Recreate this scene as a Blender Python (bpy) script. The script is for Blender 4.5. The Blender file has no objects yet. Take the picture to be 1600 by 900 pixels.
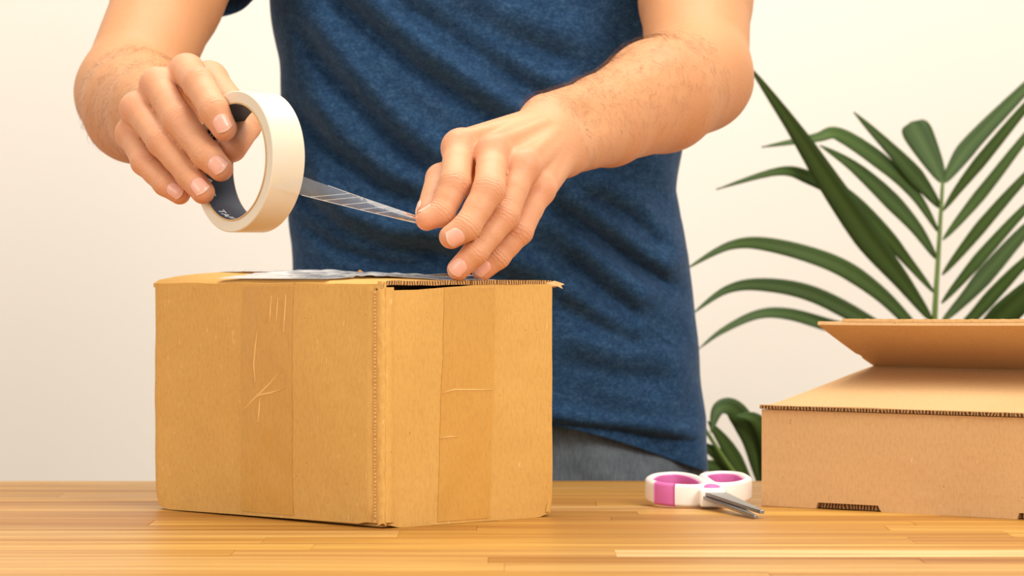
import bpy, bmesh, math, random
import numpy as np
from mathutils import Vector, Matrix, noise as mnoise

# ------------------------------------------------------------------ camera, world, lights, exposure
scene = bpy.context.scene
COL = scene.collection
T = 0.80                    # table top height
ZC = T + 0.176              # camera height
F = 5000.0                  # focal length in pixels of the 1600 px wide frame
Y0 = 420.0                  # horizon row

cam_d = bpy.data.cameras.new('camera'); cam = bpy.data.objects.new('camera', cam_d); COL.objects.link(cam)
cam.location = (0, 0, ZC); cam.rotation_euler = (math.pi / 2, 0, 0)
cam_d.sensor_width = 36; cam_d.lens = 36 * F / 1600; cam_d.shift_y = -(450 - Y0) / 1600
cam_d.clip_start = 0.05; cam_d.clip_end = 50
cam_d.dof.use_dof = True; cam_d.dof.focus_distance = 2.20; cam_d.dof.aperture_fstop = 13
scene.camera = cam

world = bpy.data.worlds.new('world'); scene.world = world; world.use_nodes = True
bg = world.node_tree.nodes['Background']; bg.inputs[0].default_value = (1.0, 0.97, 0.93, 1); bg.inputs[1].default_value = 0.66

def area(name, loc, target, sx, sy, power, color):
    l = bpy.data.lights.new(name, 'AREA'); l.shape = 'RECTANGLE'; l.size = sx; l.size_y = sy; l.energy = power; l.color = color
    o = bpy.data.objects.new(name, l); COL.objects.link(o); o.location = loc
    o.rotation_euler = (Vector(target) - Vector(loc)).to_track_quat('-Z', 'Y').to_euler()
    return o
area('softbox_key', (1.5, 0.2, 2.5), (0.0, 2.5, 1.0), 1.1, 1.1, 54, (1.0, 0.96, 0.90))
area('softbox_fill', (-1.9, 0.0, 1.9), (-0.1, 2.6, 1.05), 1.2, 1.2, 26, (1.0, 0.97, 0.93))
area('ceiling_light', (0.1, 2.6, 2.8), (0.1, 2.6, 0), 1.8, 1.2, 40, (1.0, 0.96, 0.90))

scene.view_settings.view_transform = 'Standard'; scene.view_settings.look = 'None'
scene.view_settings.exposure = 0.13; scene.view_settings.gamma = 1.0
scene.view_settings.use_curve_mapping = False

R = random.Random(7)
def P(px, py, d):
    return np.array([(px - 800) * d / F, d, ZC - (py - Y0) * d / F])

# ------------------------------------------------------------------ helpers
def tag(o, label=None, cat=None, group=None, kind=None):
    for k, v in (('label', label), ('category', cat), ('group', group), ('kind', kind)):
        if v: o[k] = v
    return o
def empty(name, loc=(0, 0, 0), rz=0.0):
    o = bpy.data.objects.new(name, None); COL.objects.link(o); o.location = loc; o.rotation_euler = (0, 0, rz)
    o.empty_display_size = 0.02
    return o
def mesh(name, verts, faces, mat=None, parent=None, smooth=True):
    me = bpy.data.meshes.new(name)
    me.from_pydata([tuple(map(float, v)) for v in verts], [], [tuple(map(int, f)) for f in faces])
    me.update()
    if smooth: me.polygons.foreach_set('use_smooth', [True] * len(me.polygons))
    o = bpy.data.objects.new(name, me); COL.objects.link(o)
    if mat: me.materials.append(mat)
    if parent: o.parent = parent
    return o
def from_bm(name, bm, mat=None, parent=None, smooth=False):
    me = bpy.data.meshes.new(name); bm.to_mesh(me); bm.free()
    if smooth: me.polygons.foreach_set('use_smooth', [True] * len(me.polygons))
    o = bpy.data.objects.new(name, me); COL.objects.link(o)
    if mat: me.materials.append(mat)
    if parent: o.parent = parent
    return o
def box_bm(lo, hi, bev=0.0, seg=1):
    bm = bmesh.new(); bmesh.ops.create_cube(bm, size=1)
    for v in bm.verts:
        v.co = Vector([(lo[i] + hi[i]) / 2 + v.co[i] * (hi[i] - lo[i]) for i in range(3)])
    if bev: bmesh.ops.bevel(bm, geom=bm.edges[:], offset=bev, segments=seg, affect='EDGES', profile=0.6)
    return bm
def box(name, lo, hi, mat, parent=None, bev=0.0, seg=1):
    return from_bm(name, box_bm(lo, hi, bev, seg), mat, parent)
def solid_grid(fn, nu, nv, thick):
    """fn(u,v)->(point, normal); closed slab of the given thickness below the outer surface"""
    V = []; Fc = []
    for s in (0, 1):
        for i in range(nu + 1):
            for j in range(nv + 1):
                p, n = fn(i / nu, j / nv); p = np.asarray(p, float); n = np.asarray(n, float)
                V.append(p - n * thick * s)
    W = nv + 1; N = (nu + 1) * W
    for i in range(nu):
        for j in range(nv):
            a = i * W + j
            Fc.append((a, a + W, a + W + 1, a + 1)); Fc.append((N + a, N + a + 1, N + a + W + 1, N + a + W))
    for i in range(nu):
        a = i * W; Fc.append((a, N + a, N + a + W, a + W))
        a = i * W + nv; Fc.append((a, a + W, N + a + W, N + a))
    for j in range(nv):
        a = j; Fc.append((a, a + 1, N + a + 1, N + a))
        a = nu * W + j; Fc.append((a, N + a, N + a + 1, a + 1))
    return V, Fc
def grid_obj(name, fn, nu, nv, thick, mat, parent=None, smooth=True, sharp=0.6):
    V, Fc = solid_grid(fn, nu, nv, thick)
    o = mesh(name, V, Fc, mat, parent, smooth)
    bm = bmesh.new(); bm.from_mesh(o.data); bmesh.ops.recalc_face_normals(bm, faces=bm.faces[:])
    for e in bm.edges:
        if len(e.link_faces) == 2 and e.calc_face_angle(0) > sharp: e.smooth = False
    bm.to_mesh(o.data); bm.free()
    return o
def fbm(x, y, z=0.0, o=3):
    return mnoise.fractal(Vector((x, y, z)), 0.8, 2.0, o)

# ------------------------------------------------------------------ materials
def srgb(r, g, b):
    f = lambda c: (c / 255 / 12.92) if c / 255 <= 0.04045 else ((c / 255 + 0.055) / 1.055) ** 2.4
    return (f(r), f(g), f(b), 1)
class Mat:
    def __init__(s, name, rough=0.6, spec=0.4):
        s.m = bpy.data.materials.new(name); s.m.use_nodes = True; s.t = s.m.node_tree; s.n = s.t.nodes
        s.b = s.n['Principled BSDF']; s.b.inputs['Roughness'].default_value = rough
        s.b.inputs['Specular IOR Level'].default_value = spec
    def node(s, t, **kw):
        n = s.n.new(t)
        for k, v in kw.items():
            if k in n.inputs: n.inputs[k].default_value = v
            else: setattr(n, k, v)
        return n
    def link(s, a, b): s.t.links.new(a, b)
    def coord(s, scale=(1, 1, 1), kind='Object', loc=None):
        c = s.node('ShaderNodeTexCoord'); m = s.node('ShaderNodeMapping'); m.inputs['Scale'].default_value = scale
        s.link(c.outputs[kind], m.inputs['Vector'])
        if loc is not None: s.link(loc, m.inputs['Location'])
        return m.outputs['Vector']
    def noise(s, vec, scale, detail=3, rough=0.55, dist=0.0):
        n = s.node('ShaderNodeTexNoise'); n.inputs['Scale'].default_value = scale; n.inputs['Detail'].default_value = detail
        n.inputs['Roughness'].default_value = rough; n.inputs['Distortion'].default_value = dist
        s.link(vec, n.inputs['Vector']); return n.outputs['Fac']
    def ramp(s, fac, stops):
        r = s.node('ShaderNodeValToRGB'); e = r.color_ramp.elements
        while len(e) < len(stops): e.new(0.5)
        for el, (p, c) in zip(e, stops): el.position = p; el.color = c
        s.link(fac, r.inputs['Fac']); return r.outputs['Color']
    def mix(s, fac, a, b, mode='MIX'):
        m = s.node('ShaderNodeMix', data_type='RGBA', blend_type=mode)
        for sock, v in ((m.inputs[0], fac), (m.inputs[6], a), (m.inputs[7], b)):
            if hasattr(v, 'default_value') and not isinstance(v, (tuple, float, int)): s.link(v, sock)
            else: sock.default_value = v
        return m.outputs[2]
    def math(s, op, a, b=0.0, c=None):
        m = s.node('ShaderNodeMath', operation=op)
        for i, v in enumerate((a, b, c)):
            if v is None: continue
            if isinstance(v, (float, int)): m.inputs[i].default_value = v
            else: s.link(v, m.inputs[i])
        return m.outputs[0]
    def color(s, c):
        if isinstance(c, tuple): s.b.inputs['Base Color'].default_value = c
        else: s.link(c, s.b.inputs['Base Color'])
        return s
    def bump(s, h, strength=0.3, dist=0.001, prev=None):
        b = s.node('ShaderNodeBump'); b.inputs['Strength'].default_value = strength; b.inputs['Distance'].default_value = dist
        s.link(h, b.inputs['Height'])
        if prev is not None: s.link(prev, b.inputs['Normal'])
        s.link(b.outputs['Normal'], s.b.inputs['Normal']); return b.outputs['Normal']
    def attr(s, name):
        a = s.node('ShaderNodeAttribute'); a.attribute_name = name; return a.outputs['Fac']

M = {}
# wall
m = Mat('wall_paint', 0.85, 0.2); v = m.coord(kind='Generated')
m.color(m.mix(m.noise(v, 3.0, 2), srgb(239, 231, 218), srgb(236, 227, 213))); m.bump(m.noise(v, 400, 2), 0.08, 0.001); M['wall'] = m.m
m = Mat('floor_wood', 0.5); v = m.coord((3, 0.6, 1)); m.color(m.mix(m.noise(v, 6, 4), srgb(150, 110, 75), srgb(120, 85, 55))); M['floor'] = m.m
# wood staves
def stave_mat():
    m = Mat('oiled_wood', 0.45, 0.25)
    oi = m.node('ShaderNodeObjectInfo'); rnd = oi.outputs['Random']; val = m.node('ShaderNodeSeparateColor'); m.link(oi.outputs['Color'], val.inputs[0]); val = val.outputs[0]
    off = m.node('ShaderNodeCombineXYZ'); m.link(m.math('MULTIPLY', rnd, 37.0), off.inputs[0]); m.link(m.math('MULTIPLY', rnd, 91.0), off.inputs[1])
    v = m.coord((1.5, 32, 20), loc=off.outputs[0])
    g = m.noise(v, 1.6, 5, 0.6, 0.6); v2 = m.coord((3, 160, 80), loc=off.outputs[0]); fine = m.noise(v2, 1.5, 4, 0.6)
    hue = m.ramp(val, [(0.0, srgb(170, 118, 45)), (0.22, srgb(197, 147, 64)), (0.5, srgb(205, 157, 73)), (0.75, srgb(182, 130, 53)), (0.9, srgb(219, 177, 102)), (1.0, srgb(238, 206, 144))])
    dark = m.mix(1.0, hue, srgb(205, 178, 150), 'MULTIPLY')
    c = m.mix(m.ramp(g, [(0.34, (0, 0, 0, 1)), (0.62, (1, 1, 1, 1))]), dark, hue)
    streak = m.ramp(m.noise(m.coord((0.9, 26, 20), loc=off.outputs[0]), 2.3, 2, 0.5, 1.0), [(0.60, (0, 0, 0, 1)), (0.72, (1, 1, 1, 1))])
    c = m.mix(m.math('MULTIPLY', streak, 0.6), c, srgb(150, 92, 44))
    c = m.mix(m.ramp(fine, [(0.3, (0.28, 0.28, 0.28, 1)), (0.55, (0, 0, 0, 1))]), c, srgb(170, 110, 55))
    m.color(c); m.bump(fine, 0.12, 0.0004)
    m.link(m.ramp(g, [(0.3, (0.5,) * 3 + (1,)), (0.7, (0.38,) * 3 + (1,))]), m.b.inputs['Roughness'])
    return m.m
M['stave'] = stave_mat()
m = Mat('table_frame_wood', 0.45); m.color(m.mix(m.noise(m.coord((2, 20, 20)), 3, 4), srgb(200, 140, 72), srgb(170, 112, 55))); M['frame'] = m.m
# cardboard
def card(name, ca, cb, fleck=True, fluting=None):
    m = Mat(name, 0.72, 0.25)
    v = m.coord(); n1 = m.noise(v, 9, 3); n2 = m.noise(m.coord((1, 1, 0.35)), 520, 3, 0.7)
    c = m.mix(n1, ca, cb)
    c = m.mix(m.ramp(n2, [(0.35, (0.16,) * 3 + (1,)), (0.55, (0, 0, 0, 1))]), c, srgb(150, 100, 50))
    if fleck:
        vo = m.node('ShaderNodeTexVoronoi'); vo.inputs['Scale'].default_value = 130; m.link(v, vo.inputs['Vector'])
        pick = m.math('GREATER_THAN', m.noise(v, 41, 0), 0.60)
        f = m.math('MULTIPLY', m.ramp(vo.outputs['Distance'], [(0.0, (0.75,) * 3 + (1,)), (0.11, (0, 0, 0, 1))]), pick)
        c = m.mix(f, c, srgb(110, 70, 35))
        c = m.mix(m.ramp(m.noise(m.coord((1, 1, 0.4)), 300, 2), [(0.68, (0, 0, 0, 1)), (0.78, (0.5,) * 3 + (1,))]), c, srgb(244, 208, 150))
    m.color(c)
    h = m.noise(m.coord((1, 1, 0.5)), 700, 3)
    nb = m.bump(h, 0.18, 0.0004); m.bump(m.noise(m.coord((1, 1, 2.0)), 24, 3), 0.16, 0.004, nb)
    return m.m
M['card'] = card('kraft_cardboard', srgb(217, 170, 94), srgb(207, 157, 81))
M['card2'] = card('pale_kraft_cardboard', srgb(211, 171, 120), srgb(201, 158, 106))
def flute(name, light, dark, axis, freq):
    m = Mat(name, 0.85, 0.1); c = m.node('ShaderNodeTexCoord'); s = m.node('ShaderNodeSeparateXYZ'); m.link(c.outputs['Object'], s.inputs[0])
    w = m.math('SINE', m.math('ADD', m.math('MULTIPLY', s.outputs[axis], freq), m.math('MULTIPLY', m.noise(c.outputs['Object'], 130, 2), 12.0)))
    m.color(m.mix(m.ramp(w, [(0.0, (0, 0, 0, 1)), (0.55, (1, 1, 1, 1))]), dark, light)); return m.m
M['flute_z'] = flute('cut_cardboard_edge', srgb(222, 184, 128), srgb(188, 140, 80), 2, 2600)
M['flute_x'] = flute('fluted_cardboard_edge', srgb(206, 162, 104), srgb(118, 80, 44), 0, 2700)
M['flute_y'] = flute('fluted_cardboard_edge_dark', srgb(176, 134, 86), srgb(84, 57, 33), 0, 2300)
m = Mat('torn_paper', 0.9, 0.1); m.color(m.mix(m.noise(m.coord(), 300, 2), srgb(232, 196, 142), srgb(205, 155, 92))); M['torn'] = m.m
# tape stuck flat on cardboard
m = Mat('tape_on_cardboard', 0.30, 0.35); v = m.coord()
c = m.mix(m.noise(v, 14, 3), srgb(210, 159, 80), srgb(201, 149, 70)); c = m.mix(m.ramp(m.noise(m.coord((1, 1, .35)), 520, 3, .7), [(0.35, (0.16,) * 3 + (1,)), (0.55, (0, 0, 0, 1))]), c, srgb(150, 98, 45))
m.color(c); m.bump(m.noise(m.coord((60, 60, 3)), 2.0, 3), 0.25, 0.0012); M['stuck'] = m.m
m = Mat('tape_wrinkle', 0.3, 0.5); m.color(srgb(232, 184, 112)); M['wrinkle'] = m.m
def film(name, haze, tint, rough, bumpscale):
    m = Mat(name); n = m.n; n.remove(m.b)
    tr = m.node('ShaderNodeBsdfTransparent'); gl = m.node('ShaderNodeBsdfGlossy'); gl.inputs['Roughness'].default_value = rough
    df = m.node('ShaderNodeBsdfDiffuse'); df.inputs['Color'].default_value = tint
    bp = m.node('ShaderNodeBump'); bp.inputs['Strength'].default_value = 0.5; bp.inputs['Distance'].default_value = 0.0015
    m.link(m.noise(m.coord(), bumpscale, 3), bp.inputs['Height']); m.link(bp.outputs[0], gl.inputs['Normal'])
    fr = m.node('ShaderNodeFresnel'); fr.inputs['IOR'].default_value = 1.5; m.link(bp.outputs[0], fr.inputs['Normal'])
    a = m.node('ShaderNodeMixShader'); a.inputs[0].default_value = haze; m.link(tr.outputs[0], a.inputs[1]); m.link(df.outputs[0], a.inputs[2])
    b = m.node('ShaderNodeMixShader'); m.link(fr.outputs[0], b.inputs[0]); m.link(a.outputs[0], b.inputs[1]); m.link(gl.outputs[0], b.inputs[2])
    m.link(b.outputs[0], n['Material Output'].inputs['Surface']); return m.m
M['film'] = film('clear_tape_film', 0.12, (0.9, 0.88, 0.84, 1), 0.12, 60)
M['film_glare'] = film('clear_tape_painted_glare', 0.68, (0.95, 0.93, 0.90, 1), 0.2, 45)  # strong white diffuse haze paints a glare into the clear tape
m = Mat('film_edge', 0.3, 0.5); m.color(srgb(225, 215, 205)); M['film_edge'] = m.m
# roll
m = Mat('roll_side', 0.38, 0.5); m.color(m.mix(m.noise(m.coord(), 30, 2), srgb(225, 212, 188), srgb(220, 205, 179)))
m.b.inputs['Subsurface Weight'].default_value = 0.25; m.b.inputs['Subsurface Radius'].default_value = (0.006, 0.005, 0.004); M['roll'] = m.m
m = Mat('cardboard_core', 0.8, 0.2); m.color(m.mix(m.noise(m.coord(), 200, 2), srgb(212, 178, 132), srgb(190, 152, 104))); M['core'] = m.m
m = Mat('navy_print', 0.5, 0.3); m.color(srgb(47, 55, 70)); M['navy'] = m.m
m = Mat('white_print', 0.6, 0.2); m.color(srgb(225, 225, 225)); M['print'] = m.m
# skin
m = Mat('skin', 0.5, 0.32); v = m.coord()
big = m.noise(v, 28, 3); c = m.mix(big, srgb(219, 163, 122), srgb(207, 146, 103))
c = m.mix(m.math('MULTIPLY', m.attr('tan'), 0.62), c, srgb(196, 136, 86))
c = m.mix(m.math('MULTIPLY', m.attr('red'), 0.55), c, srgb(216, 128, 100))
c = m.mix(m.ramp(m.noise(v, 900, 2), [(0.35, (0.12,) * 3 + (1,)), (0.6, (0, 0, 0, 1))]), c, srgb(180, 115, 80))
m.color(c)
m.b.inputs['Subsurface Weight'].default_value = 0.22; m.b.inputs['Subsurface Radius'].default_value = (0.010, 0.004, 0.002); m.b.inputs['Subsurface Scale'].default_value = 0.6
h1 = m.noise(v, 700, 3, 0.6); nb = m.bump(h1, 0.16, 0.0006)
nb = m.bump(m.noise(m.coord((1.0, 0.8, 1.4)), 130, 3, 0.55, 0.8), 0.22, 0.0016, nb)
cr = m.math('SINE', m.math('ADD', m.math('MULTIPLY', m.attr('kx'), 2.4), m.math('MULTIPLY', m.noise(v, 260, 2), 9.0)))
m.bump(m.math('MULTIPLY', cr, m.attr('km')), 0.28, 0.0008, nb)
M['skin'] = m.m
m = Mat('fingernail', 0.3, 0.5); v = m.coord(); m.color(m.mix(m.attr('tipw'), srgb(228, 168, 143), srgb(238, 198, 174)))
m.b.inputs['Subsurface Weight'].default_value = 0.15; m.b.inputs['Subsurface Radius'].default_value = (0.004, 0.002, 0.001); M['nail'] = m.m
m = Mat('body_hair', 0.6, 0.3); m.color(srgb(112, 74, 44)); M['hair'] = m.m
m = Mat('head_hair', 0.55, 0.3); m.color(m.mix(m.noise(m.coord((1, 1, .3)), 150, 3), srgb(60, 40, 26), srgb(38, 25, 17))); M['headhair'] = m.m
m = Mat('eye_white', 0.2); m.color(srgb(240, 238, 232)); M['eye'] = m.m
m = Mat('eye_iris', 0.2); m.color(srgb(70, 55, 40)); M['iris'] = m.m
# cloth
m = Mat('navy_jersey', 0.9, 0.12); v = m.coord()
a = m.noise(m.coord((1, 1, 1.9)), 380, 4, 0.7); b = m.noise(m.coord((1, 1, 1.6)), 110, 3, 0.6)
f = m.math('ADD', m.math('MULTIPLY', a, 0.68), m.math('MULTIPLY', b, 0.32))
m.color(m.ramp(f, [(0.34, srgb(23, 46, 73)), (0.52, srgb(40, 70, 102)), (0.68, srgb(68, 99, 130))]))
m.b.inputs['Sheen Weight'].default_value = 0.1; m.b.inputs['Sheen Roughness'].default_value = 0.4
nb = m.bump(m.noise(v, 900, 2), 0.25, 0.0006); M['shirt'] = m.m
m = Mat('grey_blue_denim', 0.85, 0.15); v = m.coord((1, 1, 0.25))
f = m.math('ADD', m.math('MULTIPLY', m.noise(v, 420, 3, .7), 0.45), m.math('MULTIPLY', m.noise(m.coord(), 26, 3), 0.55))
m.color(m.ramp(f, [(0.3, srgb(72, 80, 88)), (0.55, srgb(108, 118, 124)), (0.75, srgb(146, 153, 157))])); m.bump(m.noise(v, 600, 2), 0.3, 0.0006); M['denim'] = m.m
m = Mat('shoe_leather', 0.5); m.color(srgb(60, 50, 44)); M['shoe'] = m.m
# plant
m = Mat('palm_leaf', 0.5, 0.25); oi = m.node('ShaderNodeObjectInfo')
v = m.coord(); c = m.mix(m.noise(v, 12, 2), srgb(54, 74, 28), srgb(70, 92, 36))
c = m.mix(m.math('MULTIPLY', oi.outputs['Random'], 0.5), c, srgb(42, 62, 24)); c = m.mix(m.math('MULTIPLY', m.attr('rib'), 0.3), c, srgb(98, 124, 58))
m.color(c); m.b.inputs['Transmission Weight'].default_value = 0.0
m.b.inputs['Subsurface Weight'].default_value = 0.1; m.b.inputs['Subsurface Radius'].default_value = (0.002, 0.004, 0.001); M['leaf'] = m.m
m = Mat('palm_stem', 0.45); m.color(m.mix(m.noise(m.coord(), 40, 2), srgb(96, 124, 54), srgb(118, 142, 68))); M['stem'] = m.m
m = Mat('pot_ceramic', 0.35); m.color(m.mix(m.noise(m.coord(), 20, 2), srgb(226, 222, 214), srgb(214, 208, 198))); M['pot'] = m.m
m = Mat('potting_soil', 0.95); m.color(m.mix(m.noise(m.coord(), 90, 3), srgb(58, 42, 30), srgb(36, 26, 20))); m.bump(m.noise(m.coord(), 120, 3), 0.8, 0.006); M['soil'] = m.m
# scissors
m = Mat('white_plastic', 0.32, 0.5); m.color(m.mix(m.noise(m.coord(), 50, 2), srgb(243, 238, 230), srgb(236, 229, 219))); M['white'] = m.m
m = Mat('pink_rubber', 0.5, 0.4); m.color(m.mix(m.noise(m.coord(), 60, 2), srgb(217, 116, 178), srgb(205, 100, 166))); M['pink'] = m.m
m = Mat('brushed_steel', 0.3); m.b.inputs['Metallic'].default_value = 1.0; m.color(srgb(150, 148, 146)); m.bump(m.noise(m.coord((1, 30, 30)), 60, 2), 0.2, 0.0004); M['steel'] = m.m

# ------------------------------------------------------------------ room
WALL_Y = 3.75
tag(box('wall_back', (-3.2, WALL_Y, 0), (3.2, WALL_Y + 0.12, 3.0), M['wall']), kind='structure')
tag(box('floor', (-3.2, -0.8, -0.1), (3.2, WALL_Y, 0), M['floor']), kind='structure')
tag(box('baseboard_back', (-3.2, WALL_Y - 0.015, 0), (3.2, WALL_Y, 0.09), M['wall'], bev=0.004), kind='structure')

# ------------------------------------------------------------------ table: every stave of the butcher-block top is a part
table = empty('wooden_table', (0, 0, 0))
tag(table, 'butcher-block wooden table of honey-coloured staves under both boxes', 'table')
TY1 = 2.658; TW = 0.95; TH = 0.038
row_w = []
y = TY1
ri = 0
bounds = []
while y > 1.74:
    w = R.choice([0.043, 0.047, 0.05, 0.053]); bounds.append((y - w, y)); y -= w
for (a, b) in bounds:
    x = -TW + (0 if ri == 0 else -R.uniform(0, 0.3)); ri += 1; pale = a < 1.965 <= b
    while x < TW:
        L = R.uniform(0.24, 0.62); x1 = x + L
        if pale and x < 0.064: x1 = min(x1, 0.064) if x < -0.05 else 0.064
        if pale and x >= 0.064: x1 = TW
        if TW - x1 < 0.1: x1 = TW
        lo = (max(x, -TW) - 0, a + 0.0001, T - TH); hi = (min(x1, TW) - 0.0001, b - 0.0001, T)
        dz = R.uniform(-0.00025, 0)
        o = box('stave', [lo[i] - (0.5 * (lo[i] + hi[i])) for i in range(3)], [hi[i] - 0.5 * (lo[i] + hi[i]) for i in range(3)], M['stave'], table, bev=0.0003)
        o.location = [0.5 * (lo[i] + hi[i]) for i in range(3)]; o.location.z += dz; cv = R.random() * 0.93; cv = 1.0 if pale and x >= 0.063 else cv; o.color = (cv, cv, cv, 1)
        x = x1
TYF = bounds[-1][0]
for sx in (-1, 1):
    for yy in (TYF + 0.08, TY1 - 0.14):
        box('leg', (sx * 0.86 - 0.03, yy - 0.03, 0), (sx * 0.86 + 0.03, yy + 0.03, T - TH), M['frame'], table, bev=0.004)
for yy in (TYF + 0.08, TY1 - 0.14): box('apron', (-0.83, yy - 0.01, T - TH - 0.08), (0.83, yy + 0.01, T - TH), M['frame'], table, bev=0.002)
for sx in (-1, 1): box('apron', (sx * 0.86 - 0.01, TYF + 0.11, T - TH - 0.08), (sx * 0.86 + 0.01, TY1 - 0.17, T - TH), M['frame'], table, bev=0.002)

# ------------------------------------------------------------------ taped shipping box
TH_B = 0.813
bx = empty('shipping_box', (-0.088, 2.165, T), math.pi / 2 - TH_B)
tag(bx, 'scuffed brown corrugated box with clear tape, being sealed under the hands', 'box')
BW, BL, BH = 0.164, 0.254, 0.1645       # local x along the right face, local y along the left face
def wall_fn(ax, seed, z0=0.0, zt=BH, rr=0.004, off=0.0, bow=0.0):
    """ax: function mapping (s in 0..len, out) -> xy ; returns fn for solid_grid"""
    ln, place, nrm = ax
    def fn(u, v):
        s = u * ln; z = z0 + v * (zt - z0)
        e = min(s, ln - s); inn = 0.0
        if e < rr: inn = rr - math.sqrt(max(0.0, rr * rr - (rr - e) ** 2))
        warp = 0.0011 * fbm(s * 16 + seed, z * 14, seed, 3) + bow * math.sin(math.pi * u) * math.sin(math.pi * v)
        # crushed bottom corners
        cz = 0.0
        if z < 0.014 and e < 0.016: cz = 0.0035 * (1 - e / 0.016) * (1 - z / 0.014)
        x, y = place(s, off + warp - inn - cz * 0.6)
        zz = z + (cz if z < 0.007 else 0) + 0.0012 * fbm(s * 22, seed * 3.1, 0, 2) * (v if z > .1 else 0)
        if seed == 1.3 and v > 0.97: zz += -0.001 + 0.0036 * min(1.0, max(0.0, (s - 0.035) / 0.045))
        if seed == 4.7 and z < 0.01: zz += 0.0022 * min(1.0, s / 0.01) * max(0.0, 1.12 - u)
        return (x, y, zz), nrm
    return fn
right_ax = (BW, lambda s, o: (s, -o), (0, -1, 0))
left_ax = (BL - 0.0065, lambda s, o: (-o, s + 0.0065), (-1, 0, 0))
back_ax = (BL, lambda s, o: (BW + o, s), (1, 0, 0))
far_ax = (BW, lambda s, o: (s, BL + o), (0, 1, 0))
grid_obj('side_panel', wall_fn(right_ax, 1.3, zt=BH - 0.002), 44, 44, 0.0035, M['card'], bx)
grid_obj('side_panel', wall_fn(left_ax, 4.7, rr=0.0022, off=0.0012, bow=0.0012), 60, 44, 0.0035, M['card'], bx)
grid_obj('side_panel', wall_fn(back_ax, 8.2), 30, 24, 0.0035, M['card'], bx)
grid_obj('side_panel', wall_fn(far_ax, 6.1), 30, 24, 0.0035, M['card'], bx)
# glued corner tab: the fold strip between the two visible faces
def tab_fn(u, v):
    a = u * math.pi / 2; r = 0.0042
    jag = 0.0006 * fbm(u * 2, v * 40, 3, 2)
    x = r - r * math.sin(a) - 0.0002; y = r - r * math.cos(a) - 0.0008 * math.sin(2 * a)
    return (x + jag, y + jag, 0.0015 + v * (BH + 0.0015) + 0.002 * (1 - v) * math.sin(2 * a)), (-math.sin(a), -math.cos(a), 0)
grid_obj('corner_fold', tab_fn, 8, 60, 0.003, M['card'], bx)
def cut_fn(u, v):
    return (-0.0012 + 0.0022 * u + 0.0001 * math.sin(v * 300), 0.0060 + 0.0003 * fbm(1, v * 60, 0, 2), 0.004 + v * (BH - 0.006)), (0, -1, 0)
grid_obj('cut_edge', cut_fn, 2, 80, 0.0008, M['flute_z'], bx)
# lightly raised fold beside the corner on the right face
def ridge_fn(u, v):
    s = 0.0030 + u * 0.0075
    return (s + 0.0006 * fbm(0, v * 7, 1, 2), -0.0010 * math.sin(math.pi * u) - 0.0004, 0.004 + v * (BH - 0.005)), (0, -1, 0)
grid_obj('fold_ridge', ridge_fn, 6, 40, 0.0012, M['card'], bx)
box('bottom_panel', (0.004, 0.004, 0.0008), (BW - 0.004, BL - 0.004, 0.005), M['card'], bx)
# top flaps: two long ones meet at the seam, two short ones lie below them
def seam_rise(y): return 0.0005 + 0.0062 * max(0, y / BL) ** 0.9
def flap_fn(side):
    def fn(u, v):
        y = v * (BL + 0.001); x = u * (BW / 2 - 0.0008)
        z = BH + 0.0030 + seam_rise(y) * math.sin(u * math.pi / 2) + 0.0007 * fbm(x * 30, y * 18, side * 5.0, 2)
        if side == 0 and u < 0.05: z -= 0.0018 * (1 - u / 0.05)
        if side == 1 and u < 0.05: z -= 0.0018 * (1 - u / 0.05)
        xx = x if side == 0 else BW - x
        return (xx, y, z), (0, 0, 1)
    return fn
for s in (0, 1):
    o = grid_obj('top_flap', flap_fn(s), 16, 50, 0.0030, M['card'], bx)
    o.data.materials.append(M['flute_x'])
    for p in o.data.polygons:
        c = p.center
        if abs(p.normal.y) > 0.8 and c.y < 0.01: p.material_index = 1
for s in (0, 1):
    def sf(u, v, s=s):
        y = 0.004 + u * 0.11; yy = y if s == 0 else BL - y
        return (0.006 + v * (BW - 0.012), yy, BH - 0.0036 - 0.0015 * u), (0, 0, 1)
    grid_obj('top_flap', sf, 8, 8, 0.0030, M['card'], bx)
# torn scraps on the far rim and at the right corner
def scrap(name, pts, thick=0.0008):
    bm = bmesh.new(); vs = [bm.verts.new(p) for p in pts]; f = bm.faces.new(vs)
    r = bmesh.ops.extrude_face_region(bm, geom=[f]); 
    for vv in r['geom']:
        if isinstance(vv, bmesh.types.BMVert): vv.co += Vector((thick * .6, thick * .6, 0.0003))
    bmesh.ops.recalc_face_normals(bm, faces=bm.faces[:])
    return from_bm(name, bm, M['torn'], bx)
scrap('torn_edge', [(BW - 0.002, 0.236, BH + 0.001), (BW - 0.002, 0.200, BH + 0.002), (BW - 0.0015, 0.198, BH + 0.0068), (BW - 0.001, 0.206, BH + 0.0075), (BW - 0.0015, 0.212, BH + 0.0105), (BW - 0.001, 0.217, BH + 0.0078), (BW - 0.001, 0.229, BH + 0.0082), (BW - 0.002, 0.236, BH + 0.006)])
scrap('torn_edge', [(BW - 0.006, 0.0, BH - 0.001), (BW + 0.001, -0.001, BH - 0.001), (BW + 0.006, -0.001, BH - 0.0028), (BW + 0.004, -0.001, BH - 0.0005), (BW + 0.0075, -0.001, BH + 0.0003), (BW + 0.004, -0.0005, BH + 0.0014), (BW - 0.001, 0, BH + 0.0026), (BW - 0.010, 0, BH + 0.0016)])
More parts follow.
